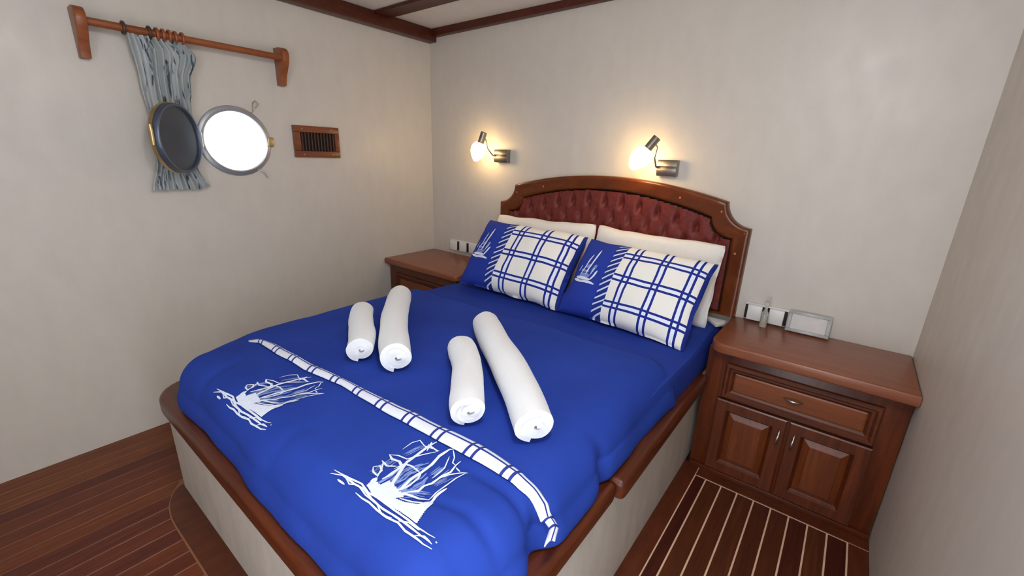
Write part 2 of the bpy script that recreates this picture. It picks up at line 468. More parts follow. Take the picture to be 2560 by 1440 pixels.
# traced ship print: strokes (points, width) in a flat unit frame, x across, y up
SHIP = [([(1.7461, -1.8887), (1.7813, -1.8768), (1.8278, -1.8766), (1.861, -1.8723), (1.8963, -1.8768), (1.9335, -1.8773), (1.9678, -1.8736), (1.9952, -1.8721), (2.026, -1.8709), (2.0523, -1.8701), (2.0807, -1.8657)], 0.00558), ([(1.7461, -1.8787), (1.8023, -1.8734), (1.8428, -1.8667), (1.8755, -1.8722), (1.9056, -1.8671), (1.9436, -1.8652), (1.9766, -1.864), (2.0083, -1.8629), (2.0355, -1.8625), (2.0617, -1.8586), (2.0764, -1.8536)], 0.00558), ([(1.7778, -1.8896), (1.8073, -1.8891)], 0.00558), ([(1.8503, -1.888), (1.8747, -1.888), (1.8984, -1.8848), (1.9273, -1.8857), (1.9606, -1.8843), (1.9917, -1.879), (2.0179, -1.8821), (2.0458, -1.8792), (2.0684, -1.8776), (2.0867, -1.8712)], 0.00496), ([(1.7855, -1.8761), (1.8172, -1.8829), (1.8384, -1.8736), (1.876, -1.8791), (1.9164, -1.878), (1.9452, -1.8858), (1.9712, -1.8794)], 0.00372), ([(1.9884, -1.8765), (2.0117, -1.8658), (2.042, -1.8647)], 0.00372), ([(2.0417, -1.8774), (2.059, -1.8662), (2.0807, -1.8657)], 0.0031), ([(2.0823, -1.8573), (2.0855, -1.8568)], 0.01), ([(1.8609, -1.8623), (1.8977, -1.8647), (1.9298, -1.8616), (1.965, -1.8551), (1.9973, -1.8541), (2.0243, -1.8564)], 0.012), ([(1.8591, -1.8545), (1.8534, -1.8336)], 0.016), ([(2.0089, -1.8402), (2.0072, -1.8111), (2.004, -1.7957)], 0.012), ([(2.0046, -1.8088), (1.9975, -1.7825), (2.0015, -1.7501)], 0.008), ([(1.8947, -1.8493), (1.8962, -1.8232), (1.8712, -1.7754), (1.8613, -1.7524), (1.8599, -1.7117), (1.8585, -1.6814), (1.8628, -1.6549)], 0.01), ([(1.8529, -1.6764), (1.8946, -1.6794)], 0.006), ([(1.869, -1.6947), (1.8528, -1.6634)], 0.006), ([(1.9209, -1.8417), (1.923, -1.8157), (1.9157, -1.7811), (1.9178, -1.7527), (1.9168, -1.7201), (1.9091, -1.6885), (1.9113, -1.656), (1.9214, -1.6457)], 0.01), ([(1.9133, -1.7565), (1.8828, -1.7543), (1.8619, -1.7605), (1.8574, -1.787)], 0.006), ([(1.935, -1.8251), (1.9571, -1.7969), (1.9563, -1.7779), (1.9636, -1.7617), (1.9637, -1.7305), (1.9706, -1.7085), (1.9645, -1.6859), (1.9639, -1.668)], 0.007), ([(1.9629, -1.7417), (1.9743, -1.7162), (2.0028, -1.6817)], 0.005), ([(1.9912, -1.7971), (1.9928, -1.7574), (1.9945, -1.7153), (2.002, -1.6851)], 0.004), ([(1.8138, -1.7287), (1.8127, -1.6973), (1.823, -1.6786), (1.8492, -1.686), (1.8952, -1.6758)], 0.004), ([(1.8059, -1.7634), (1.8245, -1.7507), (1.8523, -1.7453), (1.8702, -1.7122), (1.8921, -1.6815)], 0.005), ([(1.804, -1.762), (1.8239, -1.7693), (1.8454, -1.7629), (1.8643, -1.77), (1.8666, -1.8012), (1.8667, -1.8224)], 0.009), ([(1.8107, -1.7893), (1.8365, -1.7934), (1.855, -1.7778)], 0.006), ([(1.8149, -1.8173), (1.8293, -1.8273), (1.8465, -1.8289), (1.8416, -1.8114), (1.8239, -1.8041), (1.8149, -1.8173)], 0.006), ([(1.8534, -1.8336), (1.8345, -1.8063), (1.8187, -1.7913)], 0.005), ([(1.8656, -1.8285), (1.87, -1.8037), (1.8643, -1.7812)], 0.006), ([(1.9247, -1.8241), (1.93, -1.7999), (1.9269, -1.7717), (1.9178, -1.7527)], 0.006), ([(1.9204, -1.6515), (1.943, -1.6691), (1.9523, -1.6846), (1.9645, -1.6859)], 0.004), ([(1.9692, -1.6904), (1.9878, -1.6941)], 0.005), ([(1.9301, -1.6739), (1.9498, -1.7094), (1.9516, -1.7511)], 0.004), ([(1.9179, -1.8394), (1.9465, -1.8203), (1.9763, -1.8095), (1.9933, -1.7953)], 0.008), ([(1.9425, -1.8377), (1.972, -1.8269), (1.9957, -1.8117)], 0.005)]
SHIP_PALE = [([(1.8863, -1.8366), (1.8889, -1.8036), (1.8859, -1.7795)], 0.03), ([(1.9075, -1.8385), (1.9137, -1.8085), (1.9071, -1.7778)], 0.035), ([(1.8938, -1.7783), (1.8965, -1.754), (1.9061, -1.7348)], 0.03), ([(1.93, -1.7999), (1.9354, -1.7751), (1.9319, -1.757)], 0.03), ([(1.938, -1.8274), (1.9565, -1.8072), (1.9765, -1.7952)], 0.02), ([(1.8345, -1.8063), (1.8313, -1.7748)], 0.02), ([(1.95, -1.7418), (1.9498, -1.7094)], 0.02), ([(1.8376, -1.7335), (1.842, -1.7049), (1.8492, -1.686)], 0.012), ([(1.9754, -1.7569), (1.9832, -1.7247)], 0.012), ([(1.8316, -1.8254), (1.83, -1.8102)], 0.016)]
HULL = [[(1.8554, -1.8619), (1.8523, -1.8397), (1.8868, -1.8437), (1.9269, -1.8461), (1.9595, -1.8374), (1.9879, -1.8227), (2.0003, -1.7942), (2.0077, -1.7971), (2.014, -1.8274), (2.0243, -1.8564), (1.9931, -1.8574), (1.9634, -1.8604), (1.9303, -1.8652), (1.8917, -1.867)], [(1.8776, -1.8439), (1.8822, -1.8198), (1.9143, -1.823), (1.9481, -1.8284), (1.9299, -1.8483)]]

def ribbon(pts, w, surf, lift, V, F, taper=True):
    P = [Vector((a, b)) for a, b in pts]
    # resample
    Q = [P[0]]
    for a, b in zip(P, P[1:]):
        n = max(1, int((b-a).length/0.006))
        for i in range(1, n+1): Q.append(a+(b-a)*i/n)
    base = len(V); n = len(Q)
    for i, q in enumerate(Q):
        t = (Q[min(i+1, n-1)]-Q[max(i-1, 0)])
        t = t.normalized() if t.length > 1e-9 else Vector((1, 0))
        nn = Vector((-t.y, t.x)); k = i/max(1, n-1)
        ww = w*0.5*(1.0 if not taper else min(1, 0.35+4*k, 0.35+4*(1-k)))*(1+0.25*noise.noise(Vector((q.x*70, q.y*70, 3))))
        for s in (-1, 1):
            r = q+nn*s*ww; V.append(surf(r.x, r.y, lift))
    for i in range(n-1):
        a = base+2*i; F.append((a, a+1, a+3, a+2))
def hatch(poly, step, w, surf, lift, V, F, ang=0.5):
    c, s = math.cos(ang), math.sin(ang)
    rot = [(x*c+y*s, -x*s+y*c) for x, y in poly]
    lo = min(p[1] for p in rot); hi = max(p[1] for p in rot); y = lo+step/2
    while y < hi:
        xs = []
        for (xa, ya), (xb, yb) in zip(rot, rot[1:]+rot[:1]):
            if (ya <= y) != (yb <= y): xs.append(xa+(xb-xa)*(y-ya)/(yb-ya))
        xs.sort()
        for a, b in zip(xs[::2], xs[1::2]):
            if b-a > 0.004:
                ribbon([(a*c-y*s, a*s+y*c), (b*c-y*s, b*s+y*c)], w, surf, lift, V, F, False)
        y += step
def dsurf(x, y, lift): return Vector((x, y, duvet_z(x, y)+lift))
def ship_print(dx, dy, k, label, sh=0.0):
    cx, cy = SHIP_C
    T = lambda pts: [(cx+(x-cx)*k+dx+sh*(y-cy), cy+(y-cy)*k+dy) for x, y in pts]
    V, F, mi = [], [], []
    for pts, w in SHIP_PALE:
        for q in range(8):
            jx, jy = (random.random()-0.5)*w*1.3, (random.random()-0.5)*w*1.3
            ribbon(T([(x+jx, y+jy) for x, y in pts]), w*k*0.13, dsurf, 0.0022+0.00005*q, V, F)
    mi += [1]*len(F); 
    for pts, w in SHIP: ribbon(T(pts), w*k*0.8, dsurf, 0.0028, V, F)
    for poly in HULL: hatch(T(poly), 0.0035, 0.0045, dsurf, 0.0026, V, F, -0.5)
    mi += [0]*(len(F)-len(mi))
    o = mk('ship_print', V, F, [MAT['print'], MAT['print_pale']], dv, True, midx=mi)
    o['label'] = label
SHIP_C = (1.93, -1.80)
ship_print(0, 0, 1.0, 'white sailing ship printed nearest the viewer')
ship_print(-0.615, -0.040, 0.98, 'white sailing ship printed near the porthole side', 0.30)

# plaid band across the duvet
def plaid_uv_mat(name, vlines, hlines, hw, bgc, inner, line, usec=None):
    pass
BAND_TOP = [(0.8356, -1.7129), (0.8542, -1.6837), (0.9596, -1.6619), (1.165, -1.6567), (1.3628, -1.6345), (1.5661, -1.621), (1.7201, -1.6069), (1.8474, -1.6004), (1.9592, -1.5923), (2.0555, -1.5949), (2.1216, -1.6005), (2.1638, -1.5913), (2.1864, -1.5782), (2.2112, -1.5923), (2.2264, -1.6329)]
BAND_BOT = [(0.8487, -1.7166), (0.8935, -1.6998), (1.0502, -1.7023), (1.2338, -1.6916), (1.4145, -1.6653), (1.6068, -1.6639), (1.7453, -1.6561), (1.8722, -1.6527), (1.9762, -1.6478), (2.0577, -1.6434), (2.1289, -1.6411), (2.1588, -1.6243), (2.1782, -1.6048), (2.1988, -1.614), (2.2116, -1.6557)]
def lerp_poly(P, t):
    L = [0]
    for a, b in zip(P, P[1:]): L.append(L[-1]+math.hypot(a[0]-b[0], a[1]-b[1]))
    d = t*L[-1]
    for i in range(len(P)-1):
        if d <= L[i+1] or i == len(P)-2:
            k = (d-L[i])/max(1e-9, L[i+1]-L[i]); k = min(1, max(0, k))
            return (P[i][0]+(P[i+1][0]-P[i][0])*k, P[i][1]+(P[i+1][1]-P[i][1])*k)
def band_mat():
    g = N('plaid_band_cloth')
    uv = g.n('ShaderNodeUVMap'); sp = g.n('ShaderNodeSeparateXYZ'); g.l(uv.outputs[0], sp.inputs[0])
    u, v = sp.outputs[0], sp.outputs[1]
    fr = g.math('FRACT', g.math('MULTIPLY', u, 12.0))
    a = g.math('COMPARE', fr, 0.42, 0.035); b = g.math('COMPARE', fr, 0.64, 0.035)
    c = g.math('COMPARE', v, 0.66, 0.065)
    msk = g.math('MAXIMUM', g.math('MAXIMUM', a, b), c)
    g.set(Base_Color=g.mix(msk, lin((228, 232, 244)), lin((30, 50, 140))), Roughness=0.8)
    return g.m
MAT['band'] = band_mat()
def band():
    n, mrows = 150, 8; V, F, UV = [], [], []
    for i in range(n+1):
        t = i/n; a = lerp_poly(BAND_TOP, t); b = lerp_poly(BAND_BOT, t)
        for j in range(mrows+1):
            s = j/mrows; x = b[0]+(a[0]-b[0])*s; y = b[1]+(a[1]-b[1])*s
            lift = 0.0015 + 0.012*math.sin(PI*min(1, 0.10+0.86*s))**0.7*ssm(0, 0.06, t)
            z = duvet_z(x, y)+lift
            V.append((x, y, z)); UV.append((t, s))
    for i in range(n):
        for j in range(mrows):
            q = i*(mrows+1)+j; F.append((q, q+mrows+1, q+mrows+2, q+1))
    o = mk('plaid_band', V, F, MAT['band'], dv, True, uvs=UV)
    o['label'] = 'white band with dark blue checked lines'
    md = o.modifiers.new('thickness', 'SOLIDIFY'); md.thickness = 0.003; md.offset = -1
band()

# ------------------------------------------------------------------ pillows
ROUND = 0.0
def pillow_pt(u, v, w, h, T, side, seed):
    e = (max(0, 1-abs(u)**2.6)*max(0, 1-abs(v)**2.6))**0.42
    k = ROUND
    x = u*w/2*(1-0.045*(1-v*v)*abs(u)**3)*math.sqrt(1-k*v**6*0.5); y = v*h/2*(1-0.06*(1-u*u)*abs(v)**3)*math.sqrt(1-k*u**6*0.5)
    wr = 0.010*noise.noise(Vector((u*2.2+seed, v*2.2, side))) + 0.004*noise.noise(Vector((u*6+seed, v*5, side+5)))
    x += 0.007*noise.noise(Vector((v*2.4, seed*3+u, 2.0)))*abs(u)**4; y += 0.009*noise.noise(Vector((u*2.6, seed*5+v, 6.0)))*abs(v)**4
    return Vector((x, y, side*(T/2*e) + wr*min(1, e*1.5+0.25)))
def pillow(name, center, w, h, T, tilt, yaw_, roll_, mats, seed, label, cat, group):
    R_ = Matrix.Translation(center) @ Matrix.Rotation(yaw_, 4, 'Z') @ Matrix.Rotation(tilt, 4, 'X') @ Matrix.Rotation(roll_, 4, 'Z')
    n, mm = 48, 36; V, F, UV, MI = [], [], [], []
    for side in (1, -1):
        base = len(V)
        for j in range(mm+1):
            for i in range(n+1):
                u, v = -1+2*i/n, -1+2*j/mm
                u2 = math.sin(u*PI/2)*0.35+u*0.65; v2 = math.sin(v*PI/2)*0.35+v*0.65
                V.append(R_ @ pillow_pt(u2, v2, w, h, T, side, seed)); UV.append(((u2+1)/2, (v2+1)/2))
        for j in range(mm):
            for i in range(n):
                q = base+j*(n+1)+i
                f_ = (q, q+1, q+n+2, q+n+1)
                F.append(f_ if side == 1 else f_[::-1]); MI.append(0 if side == 1 else len(mats)-1)
    # sew the seam
    per = [i for i in range(n+1)] + [j*(n+1)+n for j in range(1, mm+1)] + [mm*(n+1)+i for i in range(n-1, -1, -1)] + [j*(n+1) for j in range(mm-1, 0, -1)]
    off = (n+1)*(mm+1)
    for a, b in zip(per, per[1:]+per[:1]):
        F.append((b, a, a+off, b+off)); MI.append(len(mats)-1)
    o = mk(name, V, F, mats, None, True, uvs=UV, loc=center, midx=MI)
    tag(o, label, cat, group)
    return o, R_
def pillow_mat():
    g = N('ship_and_plaid_cotton')
    uv = g.n('ShaderNodeUVMap'); sp = g.n('ShaderNodeSeparateXYZ'); g.l(uv.outputs[0], sp.inputs[0])
    u, v = sp.outputs[0], sp.outputs[1]
    U0, U1, U2 = 0.315, 0.392, 0.980
    def anyof(c, cs, hw):
        r = None
        for x in cs:
            k = g.math('COMPARE', c, x, hw); r = k if r is None else g.math('MAXIMUM', r, k)
        return r
    vl, hl = (0.485, 0.70, 0.91), (0.195, 0.505, 0.80)
    lines = g.math('MAXIMUM', anyof(u, [c+s*0.021 for c in vl for s in (-1, 1)], 0.0082), anyof(v, [c+s*0.030 for c in hl for s in (-1, 1)], 0.0125))
    inner = g.math('MAXIMUM', anyof(u, vl, 0.021), anyof(v, hl, 0.030))
    plaid = g.mix(lines, g.mix(inner, lin((240, 238, 231)), lin((234, 238, 252))), lin((28, 48, 138)))
    dg = g.math('FRACT', g.math('ADD', g.math('MULTIPLY', v, 13.0), g.math('MULTIPLY', u, -15.0)))
    hat = g.mix(g.math('LESS_THAN', dg, 0.30), lin((32, 50, 132)), lin((206, 214, 240)))
    blue = lin((38, 60, 158))
    c = g.mix(g.math('GREATER_THAN', u, U0), blue, hat)
    c = g.mix(g.math('GREATER_THAN', u, U1), c, plaid)
    c = g.mix(g.math('GREATER_THAN', u, U2), c, lin((30, 48, 136)))
    g.set(Base_Color=c, Roughness=0.85, Specular_IOR_Level=0.2)
    return g.m
MAT['pillow_print'] = pillow_mat()
MAT['pillow_back'] = plain('pillow_blue_back', (32, 50, 140), 0.8)
SHIPP = [([(0.055, 0.40), (0.13, 0.375), (0.22, 0.375), (0.27, 0.36)], 0.030), ([(0.075, 0.425), (0.15, 0.415), (0.215, 0.405)], 0.034),
         ([(0.215, 0.40), (0.235, 0.46), (0.25, 0.53)], 0.016), ([(0.11, 0.47), (0.13, 0.56), (0.14, 0.66), (0.155, 0.73)], 0.011),
         ([(0.155, 0.46), (0.175, 0.58), (0.19, 0.70), (0.205, 0.80)], 0.015), ([(0.08, 0.50), (0.09, 0.58)], 0.006),
         ([(0.20, 0.46), (0.222, 0.56)], 0.007)]
SHIPPP = [([(0.10, 0.46), (0.20, 0.45)], 0.05), ([(0.10, 0.52), (0.18, 0.50)], 0.03), ([(0.205, 0.50), (0.225, 0.60)], 0.025), ([(0.14, 0.55), (0.17, 0.60)], 0.03)]
ROUND = 0.16
wa, _ = pillow('white_pillow', (1.125, -0.140, 0.835), 0.73, 0.42, 0.15, math.radians(78), 0.02, 0.02, [MAT['white_cloth']], 1.0, 'white pillow on the porthole side leaning against the headboard', 'pillow', 'white pillows')
wb, _ = pillow('white_pillow', (1.822, -0.142, 0.835), 0.69, 0.42, 0.15, math.radians(76), 0.0, -0.02, [MAT['white_cloth']], 9.0, 'white pillow nearest the right nightstand leaning against the headboard', 'pillow', 'white pillows')
ROUND = 0.03
def patterned(center, w, h, T, tilt, yaw_, roll_, seed, label):
    o, R_ = pillow('patterned_pillow', center, w, h, T, tilt, yaw_, roll_, [MAT['pillow_print'], MAT['pillow_back']], seed, label, 'pillow', 'blue and white patterned pillows')
    V, F, mi = [], [], []
    def S(x, y, lift):
        p = pillow_pt(2*x-1, 2*y-1, w, h, T, 1, seed); p.z += lift; return R_ @ p
    for pts, wd in SHIPPP: ribbon(pts, wd, S, 0.002, V, F)
    mi += [1]*len(F)
    for pts, wd in SHIPP: ribbon(pts, wd, S, 0.003, V, F)
    mi += [0]*(len(F)-len(mi))
    s = mk('ship_print', V, F, [MAT['print'], MAT['print_pale']], o, True, midx=mi)
    s['label'] = 'small white sailing ship print'
patterned((1.165, -0.385, 0.825), 0.70, 0.45, 0.19, math.radians(52), 0.03, -0.02, 3.0, 'blue ship and white plaid pillow on the porthole side of the bed')
patterned((1.845, -0.395, 0.810), 0.655, 0.435, 0.18, math.radians(51), -0.02, -0.03, 6.0, 'blue ship and white plaid pillow nearest the right nightstand')

# ------------------------------------------------------------------ rolled towels
def towel(name, near, far, r, label, seed, sag=0.0):
    near, far = Vector(near), Vector(far); ax = far-near; L = ax.length; ax.normalize()
    sx = Vector((ax.y, -ax.x, 0)); up = Vector((0, 0, 1))
    turns = 2.7; nt = int(turns*30); th = r*0.285; V, F = [], []
    ns = 22
    prof = []
    for i in range(nt+1):
        k = i/nt; a = -2*PI*turns*(1-k) - 0.5*PI - 0.25; rr = 0.13*r + (0.73*r)*k
        for q in (rr-th/2, rr+th/2): prof.append((a, q))
    m_ = len(prof)
    for s in range(ns+1):
        t = s/ns
        for (a, q) in prof:
            k = q/r
            # the ends bow in or out a little by turn, edges softly rounded
            endo = 0.016*noise.noise(Vector((a*0.35, seed, 1.0 if t < 0.5 else 8.0))) + 0.012*(1-k)*(1 if t < 0.5 else -1)*(-1)
            tt = t*L + endo*(1 if t < 0.5 else -1)*max(0, 1-min(t, 1-t)*6)
            w = 1+0.09*noise.noise(Vector((t*4+seed, math.cos(a), math.sin(a)))) - 0.05*ssm(0.12, 0.0, min(t, 1-t))
            cx_, cz_ = q*w*math.cos(a)*1.04, q*w*math.sin(a)*0.96
            bend = 0.012*math.sin(t*PI*1.3+seed)
            p = near + ax*tt + sx*(cx_+bend) + up*(cz_ + r*0.96 + sag*t)
            V.append(p)
    for s in range(ns):
        for i in range(0, m_-2, 2):
            b = s*m_+i; c = b+m_
            F.append((b+1, b+3, c+3, c+1)); F.append((b+2, b, c, c+2))
        b = s*m_; c = b+m_
        F.append((b, b+1, c+1, c)); e = b+m_-2; g_ = c+m_-2; F.append((e+1, e, g_, g_+1))
    for i in range(0, m_-2, 2):
        F.append((i, i+2, i+3, i+1)); b = ns*m_+i; F.append((b+1, b+3, b+2, b))
    o = mk(name, V, F, MAT['towel'], None, True, loc=(near+far)/2)
    o.data.set_sharp_from_angle(angle=1.0)
    return tag(o, label, 'towel', 'rolled white towels on the duvet')
def tz(x, y, r): return duvet_z(x, y)+0.002
for (n0, f0, r, lab, sd) in [((1.318, -1.535), (1.000, -1.290), 0.054, 'short rolled white towel nearest the porthole wall', 1.0),
                             ((1.480, -1.490), (0.935, -1.060), 0.061, 'long rolled white towel with its far end below the left nightstand', 3.0),
                             ((1.890, -1.545), (1.572, -1.275), 0.055, 'short rolled white towel of the pair nearer the right bed rail', 5.0),
                             ((2.060, -1.500), (1.500, -1.035), 0.061, 'long rolled white towel closest to the right bed rail', 7.0)]:
    z = max(tz(*n0, r), tz(*f0, r), tz((n0[0]+f0[0])/2, (n0[1]+f0[1])/2, r))
    towel('rolled_towel', (*n0, z), (*f0, z), r, lab, sd)

# ------------------------------------------------------------------ headboard
hb = empty('headboard', (1.483, 0, 0.667), 'carved wooden headboard with tufted maroon leather panel', 'headboard')
HX, HW = 1.483, 0.759
def hb_outline(ins):
    """right half from bottom to top centre, inset by ins; returns full closed outline (x,z)"""
    R1 = 0.118; sx, sz = HW-ins, 1.106-ins*0.75
    ax_, az_ = 0.640-ins*0.85, 1.222-ins*1.05
    pk = 1.309-ins
    half = [(sx, 0.667+ins*0.2), (sx, sz)]
    # concave scoop bulging inward: centre near the outer top corner
    cx, cz = sx+0.004, az_+0.004
    rx_, rz_ = cx-ax_, cz-sz
    for i in range(1, 10):
        a = math.radians(270-90*i/10); half.append((cx+rx_*math.cos(a), cz+rz_*math.sin(a)))
    half.append((ax_, az_))
    for i in range(1, 17):
        t = i/16; x = ax_*(1-t); half.append((x, az_+(pk-az_)*(1-(x/ax_)**2)))
    return [(HX+x, z) for x, z in half] + [(HX-x, z) for x, z in reversed(half[:-1])]
def hb_frame():
    levels = [(0.0, 0.0), (0.0, -0.040), (0.004, -0.047), (0.010, -0.050), (0.018, -0.049), (0.026, -0.046), (0.060, -0.046), (0.068, -0.043), (0.076, -0.030), (0.080, -0.012)]
    V, F = [], []; n = len(hb_outline(0))
    for ins, y in levels:
        V += [(x, y, z) for x, z in hb_outline(ins)]
    for k in range(len(levels)-1):
        for i in range(n):
            a = k*n+i; b = k*n+(i+1) % n; F.append((a, b, b+n, a+n))
    o = mk('frame', V, F, MAT['wood_hb'], hb, True); o.data.set_sharp_from_angle(angle=0.9)
hb_frame()
def pt_in(poly, x, z):
    c = False
    for (xa, za), (xb, zb) in zip(poly, poly[1:]+poly[:1]):
        if (za > z) != (zb > z) and x < xa+(xb-xa)*(z-za)/(zb-za): c = not c
    return c
g = N('maroon_leather'); f = g.noise(60, detail=3)
g.set(Base_Color=g.ramp(f, [(0.3, lin((92, 32, 28))), (0.7, lin((114, 46, 40)))]), Roughness=0.5, Specular_IOR_Level=0.3)
g.bump(f, 0.1, 0.002); MAT['leather'] = g.m
TP = 0.103
def arch(x): return 1.229-0.105*((x-HX)/0.575)**2       # top edge of the leather
TUFTS = []
for r in range(4):
    for k in range(-7, 8):
        x = HX + (k+(0.5 if r % 2 else 0))*TP
        if abs(x-HX) < 0.66: TUFTS.append((x, arch(x)-0.070-0.082*r, r))
def hb_panel():
    poly = hb_outline(0.078); V, F = [], []; idx = {}
    nx, nz = 200, 84; x0, x1, z0, z1 = HX-0.70, HX+0.70, 0.66, 1.24
    def H(x, z):
        y = -0.041
        for tx, tzz, r in TUFTS:
            dx, dz = abs(x-tx), z-tzz
            if dx > 0.09 or abs(dz) > 0.13: continue
            k = 1.0 if r == 0 else 0.55
            y += k*0.021*math.exp(-((dx/0.014)**2+((dz-0.01)/0.034)**2))
            if dz > 0: y += k*0.014*math.exp(-(dx/(0.005+0.005*max(0, 1-dz/0.07)))**2)*max(0, 1-dz/0.085)
            if dz < 0: y += 0.004*math.exp(-((dx+dz*0.62)/0.014)**2)*max(0, 1+dz/0.10)
        return y
    for j in range(nz+1):
        for i in range(nx+1):
            x = x0+(x1-x0)*i/nx; z = z0+(z1-z0)*j/nz
            V.append((x, H(x, z), z))
    for j in range(nz):
        for i in range(nx):
            q = j*(nx+1)+i
            if all(pt_in(poly, V[k][0], V[k][2]) for k in (q, q+1, q+nx+2, q+nx+1)): F.append((q, q+1, q+nx+2, q+nx+1))
    # solid backing so nothing shows at the ragged rim
    used = sorted({k for f_ in F for k in f_}); mp = {k: i for i, k in enumerate(used)}
    mk('tufted_panel', [V[k] for k in used], [tuple(mp[k] for k in f_) for f_ in F], MAT['leather'], hb, True)
    prism('backing', hb_outline(0.07), -0.005, -0.001, MAT['dark'], hb, axis='y')
hb_panel()
for x, z in ((1.90, 1.225), (2.105, 1.176), (2.222, 1.085), (2.195, 0.985), (1.066, 1.225), (0.861, 1.176), (0.744, 1.085)):
    lathe('plug', [(0.0055, 0), (0.005, 0.0012), (0, 0.0014)], MAT['plug'], hb, (x, -0.0462, z), (0, -1, 0), n=12)

# ------------------------------------------------------------------ nightstands
def rect_panel(name, x0, x1, z0, z1, yb, levels, mat, parent, cap_from=None):
    """moulded panel facing -y: levels = (inset, depth towards viewer)"""
    V, F = [], []
    for ins, d in levels:
        V += [(x0+ins, yb-d, z0+ins), (x1-ins, yb-d, z0+ins), (x1-ins, yb-d, z1-ins), (x0+ins, yb-d, z1-ins)]
    for k in range(len(levels)-1):
        for i in range(4):
            a = k*4+i; b = k*4+(i+1) % 4; F.append((a, b, b+4, a+4))
    e = (len(levels)-1)*4; F.append((e, e+1, e+2, e+3))
    return mk(name, V, F, mat, parent)
def bow(name, a, b, out, rad, mat, parent):
    a, b = Vector(a), Vector(b); pts, rr = [], []
    for i in range(13):
        t = i/12; s = math.sin(PI*t)
        pts.append(a+(b-a)*t+Vector((0, -1, 0))*out*(s**0.6)); rr.append(rad*(0.45+0.55*s))
    return tube(name, pts, rr, mat, parent, n=10)
def nightstand(x0, x1, yf, tx0, tx1, ytf, label, round_left, shift=0.0):
    ns = empty('nightstand', ((x0+x1)/2, yf/2, 0), label, 'nightstand', 'nightstands')
    box('body', x0, x1, yf, -0.003, 0.0, 0.622, MAT['wood_z'], ns, bevel=0.004)
    r = 0.055
    if round_left: out = [(tx0, -0.002), (tx0, ytf+r)] + arc(tx0+r, ytf+r, r, 180, 270, 6) + [(tx1, ytf), (tx1, -0.002)]
    else: out = [(tx0, -0.002), (tx0, ytf)] + arc(tx1-r, ytf+r, r, 270, 360, 6) + [(tx1, -0.002)]
    prism('top', out, 0.622, 0.666, MAT['wood_top'], ns, bevel=0.012, seg=4)
    w = x1-x0; xa, xb = x0+0.07*w/0.69, x1-0.07*w/0.69
    # drawer
    dr = rect_panel('drawer', xa+0.012, xb-0.003, 0.402, 0.566, yf, [(0, 0), (0, 0.016), (0.006, 0.022), (0.014, 0.022), (0.022, 0.012), (0.030, 0.012), (0.040, 0.003)], MAT['wood_x'], ns)
    rect_panel('drawer_panel', xa+0.052, xb-0.043, 0.442, 0.526, yf, [(0, 0.003), (0.0, 0.006), (0.006, 0.008)], MAT['wood_light_x'], dr)
    xm = (xa+xb)/2
    bow('handle', (xm-0.034, yf-0.007, 0.487), (xm+0.034, yf-0.007, 0.487), 0.02, 0.0055, MAT['chrome'], dr)
    mid = xm+0.004
    for a, b, hx in ((xa, mid-0.004, mid-0.026), (mid+0.004, xb, mid+0.027)):
        d = rect_panel('door', a, b, 0.030, 0.393, yf, [(0, 0), (0, 0.017), (0.005, 0.021), (0.046, 0.021), (0.052, 0.012), (0.058, 0.004)], MAT['wood_z'], ns)
        rect_panel('door_panel', a+0.058, b-0.058, 0.088, 0.335, yf, [(0, 0.003), (0, 0.006), (0.022, 0.016), (0.024, 0.018)], MAT['wood_light_z'], d)
        bow('handle', (hx+0.003, yf-0.020, 0.343), (hx-0.003, yf-0.020, 0.268), 0.018, 0.006, MAT['chrome'], d)
    box('plinth', x0+0.004, x1-0.004, yf-0.012, yf, 0.0, 0.024, MAT['wood_x'], ns, bevel=0.002)
    return ns
MAT['wood_light_x'] = wood('drawer_panel_wood', (104, 52, 24), (138, 74, 38), (0.35, 5, 5))
MAT['wood_light_z'] = wood('door_panel_wood', (86, 38, 14), (120, 60, 26), (5, 5, 0.35))
nightstand(2.222, 2.912, -0.362, 2.232, 2.913, -0.425, 'brown nightstand with a drawer and two doors at the right wall', True)
nightstand(0.012, 0.700, -0.440, 0.004, 0.735, -0.478, 'brown nightstand in the far corner between porthole wall and headboard', False)

# things on the right nightstand
def outlet(x0, x1, z0, z1, n, label):
    o = empty('wall_outlet', ((x0+x1)/2, 0, z0), label, 'outlet')
    box('back_plate', x0, x1, -0.010, -0.0005, z0, z1, MAT['plastic'], o, bevel=0.003)
    w = (x1-x0)/n
    for i in range(n):
        a = x0+w*i+0.006; b = a+w-0.012
        box('slot', a-0.003, b+0.003, -0.020, -0.0102, z0+0.008, z1-0.008, MAT['dark'], o, bevel=0.001)
        box('socket_module', a+0.009, b-0.009, -0.034, -0.0202, z0+0.006, z1-0.004, MAT['plastic'], o, bevel=0.004)
    return o
outlet(2.278, 2.462, 0.668, 0.752, 2, 'white double wall outlet above the right nightstand')
outlet(0.205, 0.50, 0.690, 0.772, 3, 'white triple wall outlet above the far corner nightstand')
gl = N('clear_glass'); gl.set(Base_Color=lin((232, 234, 230)), Roughness=0.06, Transmission_Weight=0.75, IOR=1.45); MAT['glass'] = gl.m
fr_ = N('frosted_acrylic'); fr_.set(Base_Color=lin((188, 188, 188)), Roughness=0.25, Transmission_Weight=0.35, IOR=1.4); MAT['acrylic'] = fr_.m
MAT['paper'] = plain('pale_card', (204, 200, 198), 0.6, var=0.05, scale=25)
MAT['wax'] = plain('cream_wax', (226, 220, 200), 0.5)
bt = empty('glass_bottle', (2.375, -0.078, 0.666), 'small clear stoppered bottle with cream content on the right nightstand', 'bottle')
